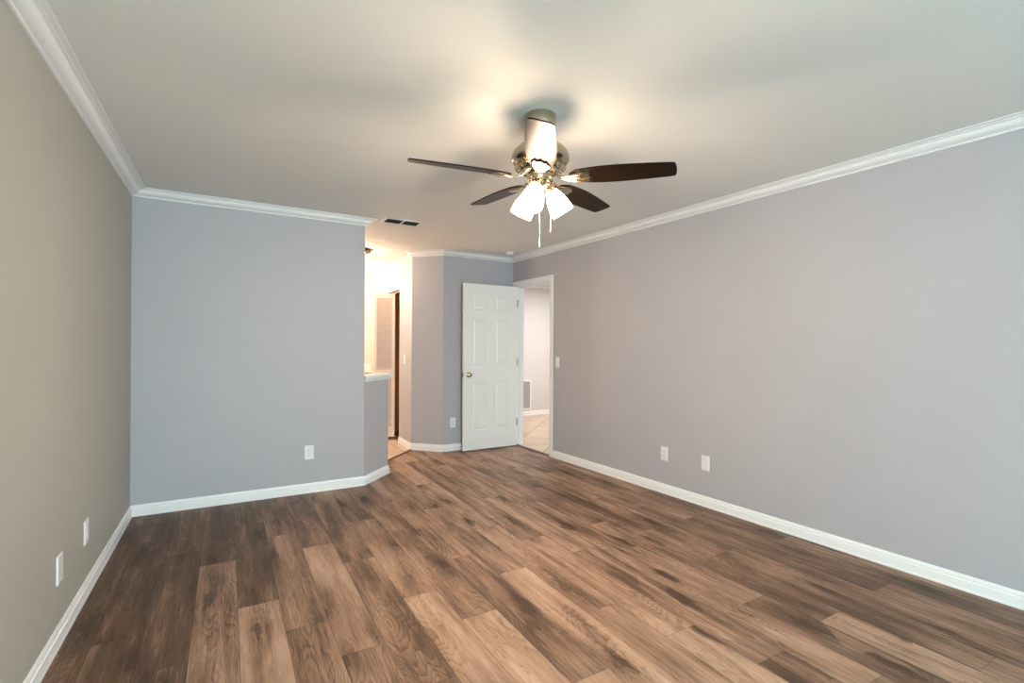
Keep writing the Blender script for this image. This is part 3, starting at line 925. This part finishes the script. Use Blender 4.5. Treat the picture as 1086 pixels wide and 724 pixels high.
def iron_mesh():
    """scalloped bracket: narrow arm from the flywheel spreading into a ribbed shell under the blade root"""
    bm = bmesh.new()
    st = [(.080, .016, .012, 0), (.100, .015, -.001, 0), (.125, .017, -.010, 0), (.150, .026, -.011, .003), (.175, .036, -.0095, .005), (.200, .043, -.0085, .006), (.222, .045, -.008, .005), (.240, .040, -.0075, .002)]
    m_ = 13
    rows_lo, rows_hi = [], []
    for r, w, z, rib in st:
        lo, hi = [], []
        for k in range(m_):
            s = -1 + 2 * k / (m_ - 1)
            xx = r + (.014 * (math.cos(s * math.pi * 1.5) ** 2) if r > .23 else 0) - (.02 * s * s if r > .21 else 0)
            zz = z - rib * abs(math.cos(s * math.pi * 1.5)) - .002
            lo.append(bm.verts.new((xx, w * s, zz)))
            hi.append(bm.verts.new((xx, w * s, z + .0035)))
        rows_lo.append(lo); rows_hi.append(hi)
    for i in range(len(st) - 1):
        for k in range(m_ - 1):
            bm.faces.new((rows_lo[i][k], rows_lo[i + 1][k], rows_lo[i + 1][k + 1], rows_lo[i][k + 1]))
            bm.faces.new((rows_hi[i][k], rows_hi[i][k + 1], rows_hi[i + 1][k + 1], rows_hi[i + 1][k]))
        for k in (0, m_ - 1):
            bm.faces.new((rows_lo[i][k], rows_hi[i][k], rows_hi[i + 1][k], rows_lo[i + 1][k]))
    for i in (0, len(st) - 1):
        for k in range(m_ - 1):
            bm.faces.new((rows_lo[i][k], rows_lo[i][k + 1], rows_hi[i][k + 1], rows_hi[i][k]))
    return bm


PITCH = math.radians(-12)
def cam_az(phi):               # phi measured from the viewing direction, clockwise (to the right)
    d = Fv * math.cos(phi) + R0 * math.sin(phi)
    return math.atan2(d.y, d.x)


b0 = link('blade', blade_mesh(), M['blade'])
i0 = link('blade_iron', iron_mesh(), M['nickel'], None, 50)
for k in range(5):
    phi = math.radians(183 + 72 * k)
    b_ = b0 if k == 0 else b0.copy()
    ir = i0 if k == 0 else i0.copy()
    if k: C.objects.link(b_); C.objects.link(ir)
    b_.parent = fan
    b_.matrix_local = Matrix.Translation((0, 0, BZ)) @ TILT @ Matrix.Rotation(cam_az(phi), 4, 'Z') @ Matrix.Rotation(PITCH, 4, 'X')
    ir.parent = b_
    ir.matrix_local = Matrix.Identity(4)

# three lit bell shades on short arms
SHK = .95
SH = [(.020, 0), (.026, -.004), (.030, -.012), (.038, -.030), (.0465, -.052), (.053, -.076), (.0565, -.100), (.058, -.122), (.0575, -.134),
      (.0545, -.133), (.0550, -.122), (.0535, -.100), (.050, -.076), (.0435, -.052), (.035, -.031), (.027, -.014), (.018, -.005)]
for phi in (203, 73, 311):
    a = cam_az(math.radians(phi))
    base = Matrix.Rotation(a, 4, 'Z')
    neck = Vector((.052, 0, zf(2.030)))
    ax = Matrix.Translation(neck) @ Matrix.Rotation(math.radians(-33), 4, 'Y')
    bm = bmesh.new()
    pts = [base @ Vector(p_) for p_ in ((.040, 0, -.352 + LOW), (.050, 0, -.360 + LOW), (.050, 0, -.368 + LOW), (.049, 0, -.376 + LOW))]
    tube(bm, pts, .011, 14)
    lathe(bm, [(0, .012), (.018, .012), (.027, .004), (.029, -.006), (.0285, -.010)], 24, base @ ax)
    link('lamp_arm', bm, M['nickel'], fan, 40)
    bm = bmesh.new(); lathe(bm, [(r_ * SHK, z * SHK) for r_, z in SH], 36, base @ ax, cap=False)
    tag(link('lamp_shade', bm, M['shade'], fan, 60), 'lit frosted bell shade')
    bm = bmesh.new()
    mx = base @ ax
    lathe(bm, [(0, -.012), (.014, -.012), (.014, -.034), (.020, -.050), (.026, -.066), (.026, -.078), (.018, -.092), (0, -.097)], 20, mx)
    link('bulb', bm, M['shade'], fan, 60)
    pt = Matrix.Translation((FX, FY, ZC)) @ Matrix.Scale(FS, 4) @ base @ ax @ Vector((0, 0, -.118))
    point('fan_bulb_glow', pt, BULB_W, BULB_C, .03)

# pull chains with fobs
for lat, dep, zend, fob in ((-.004, -.055, 1.735, 'light'), (.053, .012, 1.808, 'dark')):
    p0 = R0 * lat + Fv * dep
    bm = bmesh.new()
    zt = -.345 + LOW; zb = zf(zend) + .03
    tube(bm, [(p0.x, p0.y, zt), (p0.x, p0.y, zb)], .0008, 6)
    nb_ = int((zt - zb) / .0065)
    for i in range(nb_):
        z = zt - (i + .5) * (zt - zb) / nb_
        lathe(bm, [(0, z + .0020), (.0015, z + .001), (.0015, z - .001), (0, z - .0020)], 6, Matrix.Translation((p0.x, p0.y, 0)))
    ch = link('pull_chain', bm, M['chain'], fan)
    bm = bmesh.new()
    lathe(bm, [(0, .002), (.003, 0), (.0042, -.010), (.0036, -.026), (0, -.030)], 14, Matrix.Translation((p0.x, p0.y, zb)))
    link('fob', bm, M['chain'] if fob == 'light' else M['nickel_dark'], ch, 40)
